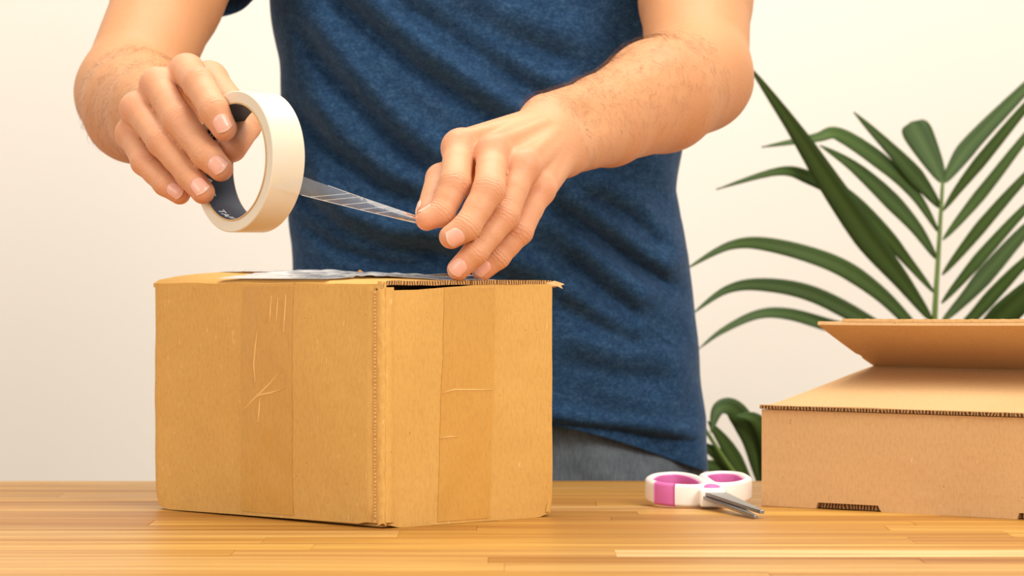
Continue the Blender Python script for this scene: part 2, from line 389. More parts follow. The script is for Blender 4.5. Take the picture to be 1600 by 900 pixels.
# clear tape on the faces, slightly proud of the panels
def strip_on(name, ax, s0, s1, z0, z1, seed, skew, off, mat):
    ln, place, nrm = ax
    def fn(u, v):
        z = z0 + v * (z1 - z0); s = s0 + u * (s1 - s0) + skew * (1 - v) + 0.0004 * fbm(u * 3, v * 9, seed, 2)
        base = wall_fn(ax, seed, off=off, rr=0.0001, bow=0.0012 if ax is left_ax else 0)(min(1, max(0, s / ln)), z / BH)[0]
        d = 0.00045
        if ax is right_ax: return (s, base[1] - d, z), nrm
        return (base[0] - d, s + 0.0065, z), nrm
    return grid_obj(name, fn, 16, 60, 0.0003, mat, bx)
t1 = strip_on('packing_tape', right_ax, 0.057, 0.105, 0.002, BH - 0.002, 1.3, -0.006, 0.0, M['stuck'])
t2 = strip_on('packing_tape', left_ax, 0.086, 0.142, 0.004, BH - 0.001, 4.7, 0.0, 0.0012, M['stuck'])
def wrinkle(parent, ax, pts, w):
    V = []; Fc = []
    for i, (s, z) in enumerate(pts):
        a = pts[max(0, i - 1)]; b = pts[min(len(pts) - 1, i + 1)]
        dx, dz = b[0] - a[0], b[1] - a[1]; l = math.hypot(dx, dz); nx, nz = -dz / l * w, dx / l * w
        if i in (0, len(pts) - 1): nx *= .2; nz *= .2
        for k, h in ((-1, -0.0002), (0, 0.0004), (1, -0.0002)):
            if ax is right_ax: base = wall_fn(ax, 1.3)(s / ax[0], z / BH)[0]; V.append((s + nx * k, base[1] - 0.0007 - h, z + nz * k))
            else: base = wall_fn(ax, 4.7, off=.0012, bow=.0012)((s) / ax[0], z / BH)[0]; V.append((base[0] - 0.0007 - h, s + 0.0065 + nx * k, z + nz * k))
    for i in range(len(pts) - 1):
        for k in (0, 1): a = i * 3 + k; Fc.append((a, a + 1, a + 4, a + 3))
    return mesh('tape_wrinkle', V, Fc, M['wrinkle'], parent)
wrinkle(t2, left_ax, [(0.142, 0.0745), (0.128, 0.084), (0.112, 0.094), (0.096, 0.106)], 0.0008)
wrinkle(t2, left_ax, [(0.131, 0.083), (0.121, 0.087), (0.108, 0.089), (0.093, 0.0925)], 0.0007)
wrinkle(t2, left_ax, [(0.123, 0.068), (0.122, 0.076), (0.121, 0.085)], 0.0007)
wrinkle(t2, left_ax, [(0.126, 0.096), (0.128, 0.108), (0.126, 0.122), (0.124, 0.131)], 0.0006)
for s, za, zb in ((0.1105, 0.139, 0.157), (0.1035, 0.139, 0.156), (0.0950, 0.132, 0.158)):
    wrinkle(t2, left_ax, [(s, za), (s - 0.0004, (za + zb) / 2), (s - 0.001, zb)], 0.0005)
wrinkle(t1, right_ax, [(0.0555, 0.0905), (0.066, 0.0925), (0.085, 0.092), (0.101, 0.0915)], 0.0005)
wrinkle(t1, right_ax, [(0.0525, 0.0595), (0.062, 0.060), (0.069, 0.0598)], 0.0005)
# clear tape over the top, along the seam and across it, glare painted in
def top_z(x, y):
    u = min(x, BW - x) / (BW / 2); return BH + 0.0030 + seam_rise(y) * math.sin(u * math.pi / 2)
def seam_tape(u, v):
    x = 0.058 + u * 0.048; y = 0.002 + v * 0.25
    return (x, y, top_z(x, y) + 0.0004 + 0.0010 * min(1, y / 0.05) + 0.0007 * min(1, y / .05) * abs(fbm(x * 60, y * 40, 9, 3))), (0, 0, 1)
grid_obj('packing_tape', seam_tape, 16, 60, 0.0002, M['film_glare'], bx)
def cross_tape(u, v):  # wide and crumpled to carry the painted white glare
    y = 0.060 + u * 0.120 + 0.012 * fbm(0, v * 6, 2, 2); x = 0.001 + v * (BW - 0.012)
    return (x, y, top_z(x, y) + 0.0016 + 0.0024 * abs(fbm(x * 40, y * 22, 4, 3)) * min(1, v * 6)), (0, 0, 1)
grid_obj('packing_tape', cross_tape, 50, 60, 0.0002, M['film_glare'], bx)

# ------------------------------------------------------------------ mailer box at the right
MB_A = np.array([0.1855, 2.378]); ang = math.atan2(-0.133, 0.1737)
mb = empty('mailer_box', (MB_A[0], MB_A[1], T), ang)
tag(mb, 'low light-brown mailer box with raised lid flap beside the scissors', 'box')
ML, MWD, MH = 0.316, 0.170, 0.0715
tk = 0.003
def slot_front():
    # front wall with two slots cut into the bottom edge
    prof = [(0, 0), (0.047, 0), (0.0490, 0.0045), (0.100, 0.0045), (0.103, 0), (0.213, 0), (0.215, 0.0045), (0.266, 0.0045), (0.269, 0), (ML, 0), (ML, MH), (0, MH)]
    bm = bmesh.new(); f = bm.faces.new([bm.verts.new((x, 0, z)) for x, z in prof])
    r = bmesh.ops.extrude_face_region(bm, geom=[f])
    for v_ in r['geom']:
        if isinstance(v_, bmesh.types.BMVert): v_.co.y += tk
    bmesh.ops.recalc_face_normals(bm, faces=bm.faces[:]); return bm
from_bm('side_panel', slot_front(), M['card2'], mb)
for xa in (0.050, 0.216): box('locking_tab', (xa - .003, tk + 0.0005, 0.0005), (xa + 0.053, tk + 0.0030, 0.009), M['flute_y'], mb)
box('side_panel', (0, tk, 0), (tk, MWD, MH), M['card2'], mb); box('side_panel', (ML - tk, tk, 0), (ML, MWD, MH), M['card2'], mb)
box('side_panel', (tk, MWD - tk, 0), (ML - tk, MWD, MH), M['card2'], mb)
box('bottom_panel', (tk, tk + 0.004, 0.0005), (ML - tk, MWD - tk, 0.0035), M['card2'], mb)
LR = 0.0255; LW = 0.1654
def lid_fn(u, v):
    x = -0.0008 + u * (ML + 0.0016); y = -0.0015 + v * LW
    crease = 0.0011 * math.exp(-((y - 0.020) / 0.0016) ** 2)
    z = MH + 0.0036 + LR * (max(0.0, y - 0.018) / (LW - 0.018)) ** 0.97 + crease + 0.0006 * fbm(x * 9, y * 9, 2, 2)
    return (x, y, z), (0, 0, 1)
lid = grid_obj('lid', lid_fn, 60, 50, 0.0028, M['card2'], mb)
def edge_fn(u, v):
    x = u * ML; return (x, -0.0021 + 0.0003 * fbm(x * 150, 0, 0, 2), MH + 0.0006 + v * (0.0024 + 0.0003 * fbm(x * 90, 1, 0, 2))), (0, -1, 0)
grid_obj('fluted_edge', edge_fn, 160, 2, 0.0008, M['flute_y'], lid)
FL = 0.0935; fa = math.atan2(0.035, 0.0867)
hz = MH + 0.0036 + LR
def lidflap_fn(u, v):
    s = v * FL; x = 0.0005 + u * (ML - 0.001)
    if u < 0.01 and 0.27 < v < 0.34: x += 0.0015
    y = LW - 0.0005 - s * math.cos(fa); z = hz + 0.0004 + s * math.sin(fa) + 0.004 * v * u * u - 0.0006 * math.sin(math.pi * v)
    return (x, y, z), (-0.0, -math.sin(fa), -math.cos(fa))
lf = grid_obj('lid_flap', lidflap_fn, 60, 40, -0.0028, M['card2'], mb)
def fedge(u, v):
    s = FL + 0.0004; x = 0.022 + u * (ML - 0.024)
    y = LW - 0.0005 - s * math.cos(fa); z = hz + 0.0006 + s * math.sin(fa) + 0.004 * (x / ML) ** 2 - 0.0004 + v * 0.0022 + 0.0005 * fbm(x * 260, 0, 0, 2)
    return (x, y, z), (0, -1, 0)
grid_obj('fluted_edge', fedge, 160, 2, 0.001, M['torn'], lf)

# ------------------------------------------------------------------ scissors
sc_o = P(1110, 779, 2.352); sc = empty('pair_of_scissors', (sc_o[0], sc_o[1], T))
tag(sc, 'white and pink handled scissors lying closed on the table by the mailer box', 'scissors')
# local frame: +Y away from the camera; blades run toward the camera and right
def sweep(path, prof, closed=True):
    """path: list of (pos, outward, up) ; prof: list of (o,u) closed loop"""
    V = []; Fc = []; n = len(prof)
    for p, o_, u_ in path:
        for a, b in prof: V.append(np.asarray(p) + np.asarray(o_) * a + np.asarray(u_) * b)
    L = len(path)
    for i in range(L if closed else L - 1):
        j = (i + 1) % L
        for k in range(n):
            q = (k + 1) % n; Fc.append((i * n + k, j * n + k, j * n + q, i * n + q))
    if not closed: Fc.append(tuple(range(n))[::-1]); Fc.append(tuple((L - 1) * n + k for k in range(n)))
    return V, Fc
def catmull(pts, n, closed=True):
    pts = [np.asarray(p, float) for p in pts]; N = len(pts); out = []
    rng = N if closed else N - 1
    for i in range(rng):
        g = lambda k: pts[k % N] if closed else pts[min(max(k, 0), N - 1)]
        a, b, c, d = g(i - 1), g(i), g(i + 1), g(i + 2)
        for t in np.linspace(0, 1, n, endpoint=False):
            out.append(0.5 * ((2 * b) + (-a + c) * t + (2 * a - 5 * b + 4 * c - d) * t * t + (-a + 3 * b - 3 * c + d) * t ** 3))
    if not closed: out.append(pts[-1])
    return out
def rr_prof(a, b, r, n=4):
    out = []
    for cx, cz, s in ((a - r, b - r, 0), (-a + r, b - r, 1), (-a + r, -b + r, 2), (a - r, -b + r, 3)):
        for k in range(n + 1):
            t = (s + k / n) * math.pi / 2; out.append((cx + r * math.cos(t), cz + r * math.sin(t)))
    return out
def loop_path(ctrl, zc, n=8):
    pts = catmull(ctrl, n); c = sum(pts) / len(pts); out = []
    L = len(pts); area2 = sum(pts[i][0] * pts[(i + 1) % L][1] - pts[(i + 1) % L][0] * pts[i][1] for i in range(L))
    for i, p in enumerate(pts):
        t = pts[(i + 1) % L] - pts[i - 1]; t = t / np.linalg.norm(t); o_ = np.array([t[1], -t[0], 0]) * (1 if area2 > 0 else -1)
        out.append((np.array([p[0], p[1], zc + 0.105 * p[1]]), o_, np.array([0, 0, 1.0])))
    return out
def handle(ctrl, zc, hh, band=None):
    h = None
    path = loop_path(ctrl, zc)
    V, Fc = sweep(path, rr_prof(0.0032, hh, 0.0026)); h = mesh('handle', V, Fc, M['white'], sc)
    path2 = [(p - o_ * 0.0030, o_, u_) for p, o_, u_ in path]
    V, Fc = sweep(path2, rr_prof(0.0011, hh - 0.0018, 0.0009)); mesh('grip_lining', V, Fc, M['pink'], h)
    if band:
        sel = [(p + o_ * 0.0006, o_, u_) for (p, o_, u_) in path[band[0]:band[1]]]
        V, Fc = sweep(sel, rr_prof(0.0031, hh + 0.0002, 0.0026), False); mesh('grip_band', V, Fc, M['pink'], h)
    return h
k = 2.08e3
hl = [(-0.0435, 0.034), (-0.037, 0.052), (-0.022, 0.058), (-0.010, 0.046), (-0.0035, 0.020), (-0.006, 0.006), (-0.016, 0.003), (-0.030, 0.008), (-0.040, 0.018)]
hr = [(0.0290, 0.042), (0.024, 0.056), (0.010, 0.060), (-0.002, 0.050), (-0.0005, 0.030), (0.004, 0.012), (0.014, 0.010), (0.024, 0.018), (0.0295, 0.030)]
handle([(x, y) for x, y in hl], 0.0088, 0.0083, band=(53, 63)); handle([(x, y) for x, y in hr], 0.0092, 0.0082)
pv = from_bm('pivot_block', box_bm((-0.0085, -0.012, 0.0015), (0.0105, 0.016, 0.0150), 0.003, 3), M['white'], sc, True)
bm = bmesh.new(); bmesh.ops.create_uvsphere(bm, u_segments=20, v_segments=10, radius=0.0065)
for v_ in bm.verts: v_.co.z = v_.co.z * 0.35 + 0.0152; v_.co.y = v_.co.y * 1.0 + 0.006; v_.co.x += 0.001
from_bm('pivot_button', bm, M['pink'], pv, True)
def blade(p0, p1, z, w0, w1, th):
    a = np.array([p0[0], p0[1]]); b = np.array([p1[0], p1[1]]); t = (b - a) / np.linalg.norm(b - a); n_ = np.array([-t[1], t[0]])
    poly = [a + n_ * w0, a - n_ * w0, a + (b - a) * .93 - n_ * w1, b - n_ * w1 * .6, b + n_ * w1 * .6]
    bm = bmesh.new(); f = bm.faces.new([bm.verts.new((q[0], q[1], z)) for q in poly]); r = bmesh.ops.extrude_face_region(bm, geom=[f])
    for v_ in r['geom']:
        if isinstance(v_, bmesh.types.BMVert): v_.co.z += th
    for v_ in bm.verts: v_.co.z += -0.075 * (-0.006 - v_.co.y)
    bmesh.ops.recalc_face_normals(bm, faces=bm.faces[:]); bmesh.ops.bevel(bm, geom=bm.edges[:], offset=0.0003, segments=1, affect='EDGES')
    return from_bm('blade', bm, M['steel'], sc)
blade((0.002, -0.006), (0.0305, -0.098), 0.0104, 0.0080, 0.0026, 0.0024)
blade((-0.001, -0.006), (0.0255, -0.103), 0.0078, 0.0065, 0.0020, 0.0024)

# ------------------------------------------------------------------ signed-distance modelling for the body
f32 = np.float32
def vlen(a): return np.sqrt((a * a).sum(-1))
def cone(p, a, b, r1, r2):
    a = np.asarray(a, f32); b = np.asarray(b, f32); ba = b - a; bb = float(ba @ ba) or 1e-9
    pa = p - a; h = np.clip((pa @ ba) / bb, 0, 1)
    return vlen(pa - h[:, None] * ba) - (r1 + (r2 - r1) * h)
def ball(p, c, r): return vlen(p - np.asarray(c, f32)) - r
def ell(p, c, rad):
    q = (p - np.asarray(c, f32)) / np.asarray(rad, f32); k0 = vlen(q); k1 = vlen(q / np.asarray(rad, f32)); return k0 * (k0 - 1) / np.maximum(k1, 1e-6)
def smin(a, b, k):
    h = np.clip(0.5 + 0.5 * (b - a) / k, 0, 1); return b + (a - b) * h - k * h * (1 - h)
def chain(p, pts, rad, k):
    d = None
    for i in range(len(pts) - 1):
        c = cone(p, pts[i], pts[i + 1], rad[i], rad[i + 1]); d = c if d is None else smin(d, c, k)
    return d
def surface_nets(fn, lo, hi, h, newton=1):
    lo = np.asarray(lo, float); hi = np.asarray(hi, float); B = 6
    nb = np.ceil((hi - lo) / (h * B)).astype(int) + 1; n = nb * B
    gi = np.stack(np.meshgrid(*[np.arange(k_) for k_ in nb], indexing='ij'), -1).reshape(-1, 3)
    cen = (lo + (gi * B + (B - 1) / 2) * h).astype(f32)
    cd = np.concatenate([fn(cen[i:i + 300000]) for i in range(0, len(cen), 300000)])
    vol = np.repeat(np.repeat(np.repeat(cd.reshape(nb), B, 0), B, 1), B, 2).astype(f32)
    act = gi[np.abs(cd) < B * h * 0.87 * 1.35 + 2 * h]
    sub = np.stack(np.meshgrid(*[np.arange(B)] * 3, indexing='ij'), -1).reshape(-1, 3)
    for i in range(0, len(act), 1500):
        idx = (act[i:i + 1500, None, :] * B + sub[None]).reshape(-1, 3)
        vol[idx[:, 0], idx[:, 1], idx[:, 2]] = fn((lo + idx * h).astype(f32))
    ins = vol < 0
    cnt = np.zeros(n - 1, np.int8)
    for dx in (0, 1):
        for dy in (0, 1):
            for dz in (0, 1): cnt += ins[dx:n[0] - 1 + dx, dy:n[1] - 1 + dy, dz:n[2] - 1 + dz]
    cells = np.argwhere((cnt > 0) & (cnt < 8))
    acc = np.zeros((len(cells), 3)); num = np.zeros(len(cells))
    corners = [(a, b, c) for a in (0, 1) for b in (0, 1) for c in (0, 1)]
    for a in corners:
        for ax in range(3):
            if a[ax]: continue
            b = list(a); b[ax] = 1
            ia = cells + a; ib = cells + b
            va = vol[ia[:, 0], ia[:, 1], ia[:, 2]]; vb = vol[ib[:, 0], ib[:, 1], ib[:, 2]]
            cr_ = (va < 0) != (vb < 0); t = np.where(cr_, va / np.where(va == vb, 1, va - vb), 0)
            q = np.repeat(np.asarray(a, float)[None], len(cells), 0); q[:, ax] += t
            acc += q * cr_[:, None]; num += cr_
    V = lo + (cells + acc / num[:, None]) * h
    imap = np.full(cnt.shape, -1, np.int32); imap[cells[:, 0], cells[:, 1], cells[:, 2]] = np.arange(len(cells))
    Fs = []
    for ax in range(3):
        s0 = [slice(1, n[k_] - 1) for k_ in range(3)]; s1 = list(s0); s0[ax] = slice(0, n[ax] - 1); s1[ax] = slice(1, n[ax])
        A = ins[tuple(s0)]; Bv = ins[tuple(s1)]; e = np.argwhere(A != Bv); off = np.ones(3, int); off[ax] = 0; e = e + off
        fl = ins[e[:, 0], e[:, 1], e[:, 2]]
        u_, w_ = [(1, 2), (2, 0), (0, 1)][ax]; q = []
        for du, dw in ((1, 1), (0, 1), (0, 0), (1, 0)):
            c = e.copy(); c[:, u_] -= du; c[:, w_] -= dw; q.append(imap[c[:, 0], c[:, 1], c[:, 2]])
        q = np.stack(q, 1); q[~fl] = q[~fl][:, ::-1]; Fs.append(q)
    Fc = np.concatenate(Fs); Fc = Fc[(Fc >= 0).all(1)]
    for _ in range(newton):
        d, g = grad(fn, V); V = V - g * np.clip(d, -h, h)[:, None] * 0.9
    return V, Fc
def grad(fn, V, e=0.0004):
    p = V.astype(f32); d = fn(p); g = np.stack([(fn(p + np.eye(3, dtype=f32)[i] * e) - fn(p - np.eye(3, dtype=f32)[i] * e)) / (2 * e) for i in range(3)], 1)
    return d, g / np.maximum(vlen(g), 1e-6)[:, None]

# ---- arm descriptions; the joints in real space
class Arm: pass
def make_arm(wr_r, wr_u, mid, prox, elb, upper, shoulder, mets, fingers, thumb, extra):
    a = Arm(); a.__dict__.update(locals()); return a
sh_l = np.array([0.178, 2.735, 1.365]); sh_r = np.array([-0.212, 2.735, 1.365])
# image-right arm (his left), hand pinching the tape above the box
LA = Arm()
LA.fore = [([P(856, 188, 2.338), P(940, 180, 2.42), P(1024, 146, 2.495), P(1090, 120, 2.56)], [0.0192, 0.0285, 0.0400, 0.0412]),
           ([P(880, 234, 2.328), P(952, 200, 2.42), P(1040, 158, 2.50), P(1090, 122, 2.56)], [0.0185, 0.0270, 0.0370, 0.0400])]
LA.up = ([P(1090, 120, 2.56), P(1087, 0, 2.635), sh_l], [0.0405, 0.0445, 0.052])
LA.extra = [(P(1126, 132, 2.585), 0.0245, 0.012)]
LA.mets = [(P(852, 200, 2.322), P(718, 232, 2.264), 0.0165, 0.0122), (P(860, 208, 2.318), P(770, 240, 2.250), 0.0170, 0.0120),
           (P(868, 220, 2.318), P(816, 262, 2.250), 0.0165, 0.0115), (P(876, 232, 2.320), P(842, 298, 2.262), 0.0155, 0.0105)]
LA.fing = [([P(718, 232, 2.264), P(711, 288, 2.225), P(690, 333, 2.216), P(667, 343, 2.213)], [0.0122, 0.0112, 0.0092, 0.0078]),
           ([P(770, 240, 2.250), P(764, 297, 2.214), P(730, 354, 2.203), P(705, 370, 2.202)], [0.0120, 0.0114, 0.0098, 0.0084]),
           ([P(816, 262, 2.250), P(788, 338, 2.224), P(743, 394, 2.213), P(716, 421, 2.2145)], [0.0115, 0.0104, 0.0090, 0.0078]),
           ([P(842, 298, 2.262), P(812, 362, 2.240), P(779, 402, 2.236), P(753, 424, 2.236)], [0.0105, 0.0094, 0.0080, 0.0070])]
LA.thumb = ([P(846, 210, 2.330), P(752, 268, 2.290), P(690, 280, 2.262), P(670, 332, 2.232)], [0.0170, 0.0140, 0.0112, 0.0088])
LA.palm = [(P(840, 232, 2.322), P(776, 268, 2.278), 0.0150, 0.0120)]
# image-left arm (his right), hand holding the roll
RA = Arm()
RA.fore = [([P(254, 178, 2.325), P(236, 170, 2.405), P(214, 166, 2.485), P(200, 145, 2.55)], [0.0190, 0.0290, 0.0385, 0.0395]),
           ([P(262, 214, 2.320), P(240, 186, 2.405), P(216, 172, 2.485), P(202, 148, 2.55)], [0.0180, 0.0280, 0.0375, 0.0385])]
RA.up = ([P(202, 142, 2.55), P(262, 0, 2.63), sh_r], [0.0395, 0.0430, 0.052])
RA.extra = [(P(190, 160, 2.585), 0.0250, 0.012)]
RA.mets = [(P(262, 176, 2.318), P(291, 112, 2.245), 0.0160, 0.0120), (P(260, 184, 2.312), P(246, 133, 2.244), 0.0165, 0.0120),
           (P(258, 194, 2.312), P(214, 170, 2.246), 0.0160, 0.0115), (P(258, 204, 2.314), P(206, 208, 2.253), 0.0150, 0.0108)]
RA.fing = [([P(291, 112, 2.245), P(311, 131, 2.203), P(334, 172, 2.180), P(350, 200, 2.178)], [0.0120, 0.0114, 0.0104, 0.0088]),
           ([P(246, 133, 2.244), P(280, 188, 2.205), P(322, 241, 2.189), P(345, 264, 2.186)], [0.0120, 0.0116, 0.0104, 0.0086]),
           ([P(214, 170, 2.246), P(253, 221, 2.211), P(296, 274, 2.198), P(317, 300, 2.192)], [0.0115, 0.0107, 0.0094, 0.0083]),
           ([P(206, 208, 2.253), P(226, 253, 2.224), P(258, 287, 2.212), P(281, 303, 2.208)], [0.0108, 0.0096, 0.0084, 0.0074])]
RA.thumb = ([P(268, 182, 2.322), P(326, 126, 2.276), P(380, 194, 2.229), P(361, 229, 2.204)], [0.0170, 0.0130, 0.0128, 0.0112])
RA.palm = [(P(268, 196, 2.318), P(262, 172, 2.280), 0.0150, 0.0130)]
def arm_fn(A):
    def fn(p):
        d = None
        for pts, rad in A.fore:
            c = chain(p, pts, rad, 0.010); d = c if d is None else smin(d, c, 0.010)
        up = chain(p, A.up[0], A.up[1], 0.01); d = smin(d, up, 0.010)
        for c, r, k_ in A.extra: d = smin(d, ball(p, c, r), k_)
        palm = None
        for a, b, r1, r2 in A.mets:
            c = cone(p, a, b, r1, r2); palm = c if palm is None else smin(palm, c, 0.0048)
        for a, b, r1, r2 in A.palm: palm = smin(palm, cone(p, a, b, r1, r2), 0.012)
        if not hasattr(A, 'dors'):
            n_ = np.cross(A.mets[3][1] - A.mets[0][1], A.mets[1][1] - A.mets[1][0]); n_ /= np.linalg.norm(n_); A.dors = n_ * (-1 if n_[1] > 0 else 1)
        for i, (a, b, r1, r2) in enumerate(A.mets):
            palm = smin(palm, ball(p, b + A.dors * 0.0028, r2 * 0.93), 0.004)
            q0 = a + (b - a) * 0.25 + A.dors * (r1 * 0.75 + r2 * 0.25 - 0.0028); q1 = b + A.dors * (r2 - 0.0012)
            palm = smin(palm, cone(p, q0, q1, 0.0030, 0.0034), 0.0035)
        base = smin(d, palm, 0.016)
        tp, tr = A.thumb
        base = smin(base, cone(p, tp[0], tp[1], tr[0], tr[1]), 0.010)
        out = base
        for i, (pts, rad) in enumerate(A.fing):
            f_ = finger(p, pts, rad)
            out = smin(out, smin(base, f_, 0.0045), 0.0010)
        th = smin(cone(p, tp[1], tp[2], tr[1], tr[2] * 0.97), cone(p, tp[2], tp[3], tr[2], tr[3]), 0.003)
        out = smin(out, smin(base, th, 0.006), 0.0010)
        return out
    return fn
def finger(p, pts, rad):
    m01 = 0.55 * pts[0] + 0.45 * pts[1]; m12 = 0.5 * (pts[1] + pts[2])
    a = chain(p, [pts[0], m01, pts[1], m12, pts[2], pts[3]], [rad[0], (rad[0] + rad[1]) / 2 * 0.90, rad[1], (rad[1] + rad[2]) / 2 * 0.915, rad[2], rad[3]], 0.0022)
    return a

person = empty('person', (0, 2.84, 0))
tag(person, 'person in a navy T-shirt and grey-blue jeans sealing the cardboard box with tape', 'person')
def skin_attrs(V, A):
    n = len(V); red = np.zeros(n); kx = np.zeros(n); km = np.zeros(n)
    for pts, rad in A.fing + [([A.thumb[0][0], A.thumb[0][1], A.thumb[0][2], A.thumb[0][3]], A.thumb[1])]:
        tip = pts[3]; red = np.maximum(red, 0.85 * np.exp(-((vlen(V - tip)) / 0.012) ** 2))
        for j, amp, w in ((1, 0.55, 0.012), (0, 0.6, 0.016), (2, 0.4, 0.009)):
            red = np.maximum(red, amp * np.exp(-((vlen(V - pts[j])) / w) ** 2 * 0.8))
        for j, w in ((1, 0.0055), (2, 0.003)):
            t = pts[j + 1] - pts[j - 1]; t = t / np.linalg.norm(t); s = (V - pts[j]) @ t; near = vlen(V - pts[j]) < rad[j] * 1.7
            g = np.exp(-(s / w) ** 2) * near
            sel = g > km; km = np.where(sel, g, km); kx = np.where(sel, s * 1000, kx)
    wr = (A.fore[0][0][0] + A.fore[1][0][0]) / 2; el = A.fore[0][0][3]; ax = (el - wr); L = np.linalg.norm(ax); ax = ax / L
    t = ((V - wr) @ ax) / L; tan = np.clip((t + 0.25) / 0.35, 0, 1) * np.clip((2.3 - t) / 0.9, 0, 1)
    return red, kx, km, tan
def shade(o, attrs):
    for nme, arr in attrs.items():
        at = o.data.attributes.new(nme, 'FLOAT', 'POINT'); at.data.foreach_set('value', np.asarray(arr, f32))
def body_fn(p):
    cx = -0.017
    d = None
    for s in (-1, 1):
        c = chain(p, [(cx + s * .075, 2.84, .90), (cx + s * .060, 2.825, 1.05), (cx + s * .075, 2.80, 1.22), (cx + s * .085, 2.775, 1.32)], [.078, .078, .086, .075], .02)
        d = c if d is None else smin(d, c, .03)
        sh = sh_l if s > 0 else sh_r
        d = smin(d, cone(p, (cx + s * .05, 2.765, 1.385), sh, .055, .05), .03)
        d = smin(d, chain(p, [(cx + s * .09, 2.845, .90), (cx + s * .10, 2.84, .48), (cx + s * .105, 2.865, .09)], [.075, .05, .036], .02), .03)
    d = smin(d, cone(p, (cx, 2.765, 1.38), (cx, 2.735, 1.49), .058, .053), .03)
    h = ell(p, (cx, 2.725, 1.615), (.074, .096, .105)); h = smin(h, cone(p, (cx, 2.70, 1.555), (cx, 2.655, 1.525), .055, .033), .03)
    h = smin(h, cone(p, (cx, 2.634, 1.615), (cx, 2.612, 1.578), .008, .014), .010)                       # nose
    h = smin(h, cone(p, (cx - .03, 2.640, 1.640), (cx + .03, 2.640, 1.640), .009, .009), .012)            # brow
    for s in (-1, 1):
        h = np.maximum(h, -ball(p, (cx + s * .032, 2.622, 1.618), .014))
        h = smin(h, ell(p, (cx + s * .078, 2.735, 1.60), (.010, .020, .032)), .006)                       # ear
    h = smin(h, cone(p, (cx - .018, 2.634, 1.545), (cx + .018, 2.634, 1.545), .007, .007), .006)          # lips
    h = np.maximum(h, -cone(p, (cx - .022, 2.624, 1.546), (cx + .022, 2.624, 1.546), .0025, .0025))
    return smin(d, h, .02)
allV = []; allF = []; AT = {'red': [], 'kx': [], 'km': [], 'tan': []}; base_i = 0
arm_data = {}
for nm, A in (('l', LA), ('r', RA)):
    fn = arm_fn(A)
    pts = np.concatenate([np.array(c[0]) for c in A.fore] + [np.array(A.up[0])] + [np.array(x[0]) for x in A.fing] + [np.array(A.thumb[0])])
    V, Fc = surface_nets(fn, pts.min(0) - 0.05, pts.max(0) + 0.055, 0.00125)
    arm_data[nm] = (fn, V)
    red, kx, km, tan = skin_attrs(V, A)
    for k_, a_ in zip(('red', 'kx', 'km', 'tan'), (red, kx, km, tan)): AT[k_].append(a_)
    allV.append(V); allF.append(Fc + base_i); base_i += len(V)
V, Fc = surface_nets(body_fn, (-0.36, 2.55, 0.02), (0.33, 2.98, 1.76), 0.007)
allV.append(V); allF.append(Fc + base_i)
for k_ in AT: AT[k_].append(np.zeros(len(V)) + (0.2 if k_ == 'tan' else 0))
OFF = np.array([0, 2.84, 0])
VV = np.concatenate(allV) - OFF; FF = np.concatenate(allF)
me = bpy.data.meshes.new('body'); me.vertices.add(len(VV)); me.vertices.foreach_set('co', VV.astype(f32).ravel())
me.loops.add(FF.size); me.loops.foreach_set('vertex_index', FF.astype(np.int32).ravel())
me.polygons.add(len(FF)); me.polygons.foreach_set('loop_start', np.arange(0, FF.size, 4, dtype=np.int32)); me.polygons.foreach_set('loop_total', np.full(len(FF), 4, np.int32))
me.update(calc_edges=True); me.validate(); me.polygons.foreach_set('use_smooth', np.ones(len(me.polygons), bool))
body = bpy.data.objects.new('body', me); COL.objects.link(body); body.parent = person; me.materials.append(M['skin'])
shade(body, {k_: np.concatenate(v_) for k_, v_ in AT.items()})

# fingernails: curved plates laid on the finger ends
def nail(A, fn, pts, rad, dorsal, w=0.0058, ln=0.0125, shift=0.0):
    tip = pts[3]; a = tip - pts[2]; a /= np.linalg.norm(a); d_ = np.asarray(dorsal, float); n = d_ - a * (d_ @ a); n /= np.linalg.norm(n); s = np.cross(a, n)
    nu, nv = 12, 14; G = []
    for i in range(nu + 1):
        for j in range(nv + 1):
            u = i / nu * 2 - 1; v = j / nv
            ww = w * (0.80 + 0.20 * min(1, v * 3)) ; t = (v - 0.62) * ln + shift
            if v < 0.25: t += 0.0018 * u * u * (1 - v / 0.25)
            if v > 0.7: t -= 0.0026 * u * u * ((v - 0.7) / 0.3)
            # swing round the finger end so the plate follows the pad
            G.append(tip + a * t + s * (u * ww) + n * 0.0)
    G = np.array(G); q = G + n * (rad[3] * 1.7)
    one = lambda p: finger(p, pts, rad)
    for _ in range(40):
        dd = one(q.astype(f32)); q = q - n * np.maximum(dd - 0.00012, 0)[:, None] * 0.9
    uu = np.repeat(np.linspace(-1, 1, nu + 1), nv + 1); vv = np.tile(np.linspace(0, 1, nv + 1), nu + 1)
    crown = 0.00055 * (1 - uu ** 4) * np.minimum(1, vv * 6) - 0.0002
    q = q + n * crown[:, None]
    Fc = []; W = nv + 1
    for i in range(nu):
        for j in range(nv): x = i * W + j; Fc.append((x, x + W, x + W + 1, x + 1))
    o = mesh('fingernail', q - OFF, Fc, M['nail'], person)
    tw = np.clip((vv - 0.86) / 0.08, 0, 1); shade(o, {'tipw': tw})
    sd = o.modifiers.new('thick', 'SOLIDIFY'); sd.thickness = 0.0004; sd.offset = 0
for i, dv in enumerate([(0.25, -1, -0.25), (0.15, -1, -0.05), (0.15, -1, 0.05), (0.05, -1, 0.0)]):
    nail(RA, arm_data['r'][0], *RA.fing[i], dv, w=(0.0062, 0.0062, 0.0060, 0.0050)[i])
nail(RA, arm_data['r'][0], *RA.thumb, (-0.9, -0.6, -0.3), w=0.0070, ln=0.015, shift=0.003)
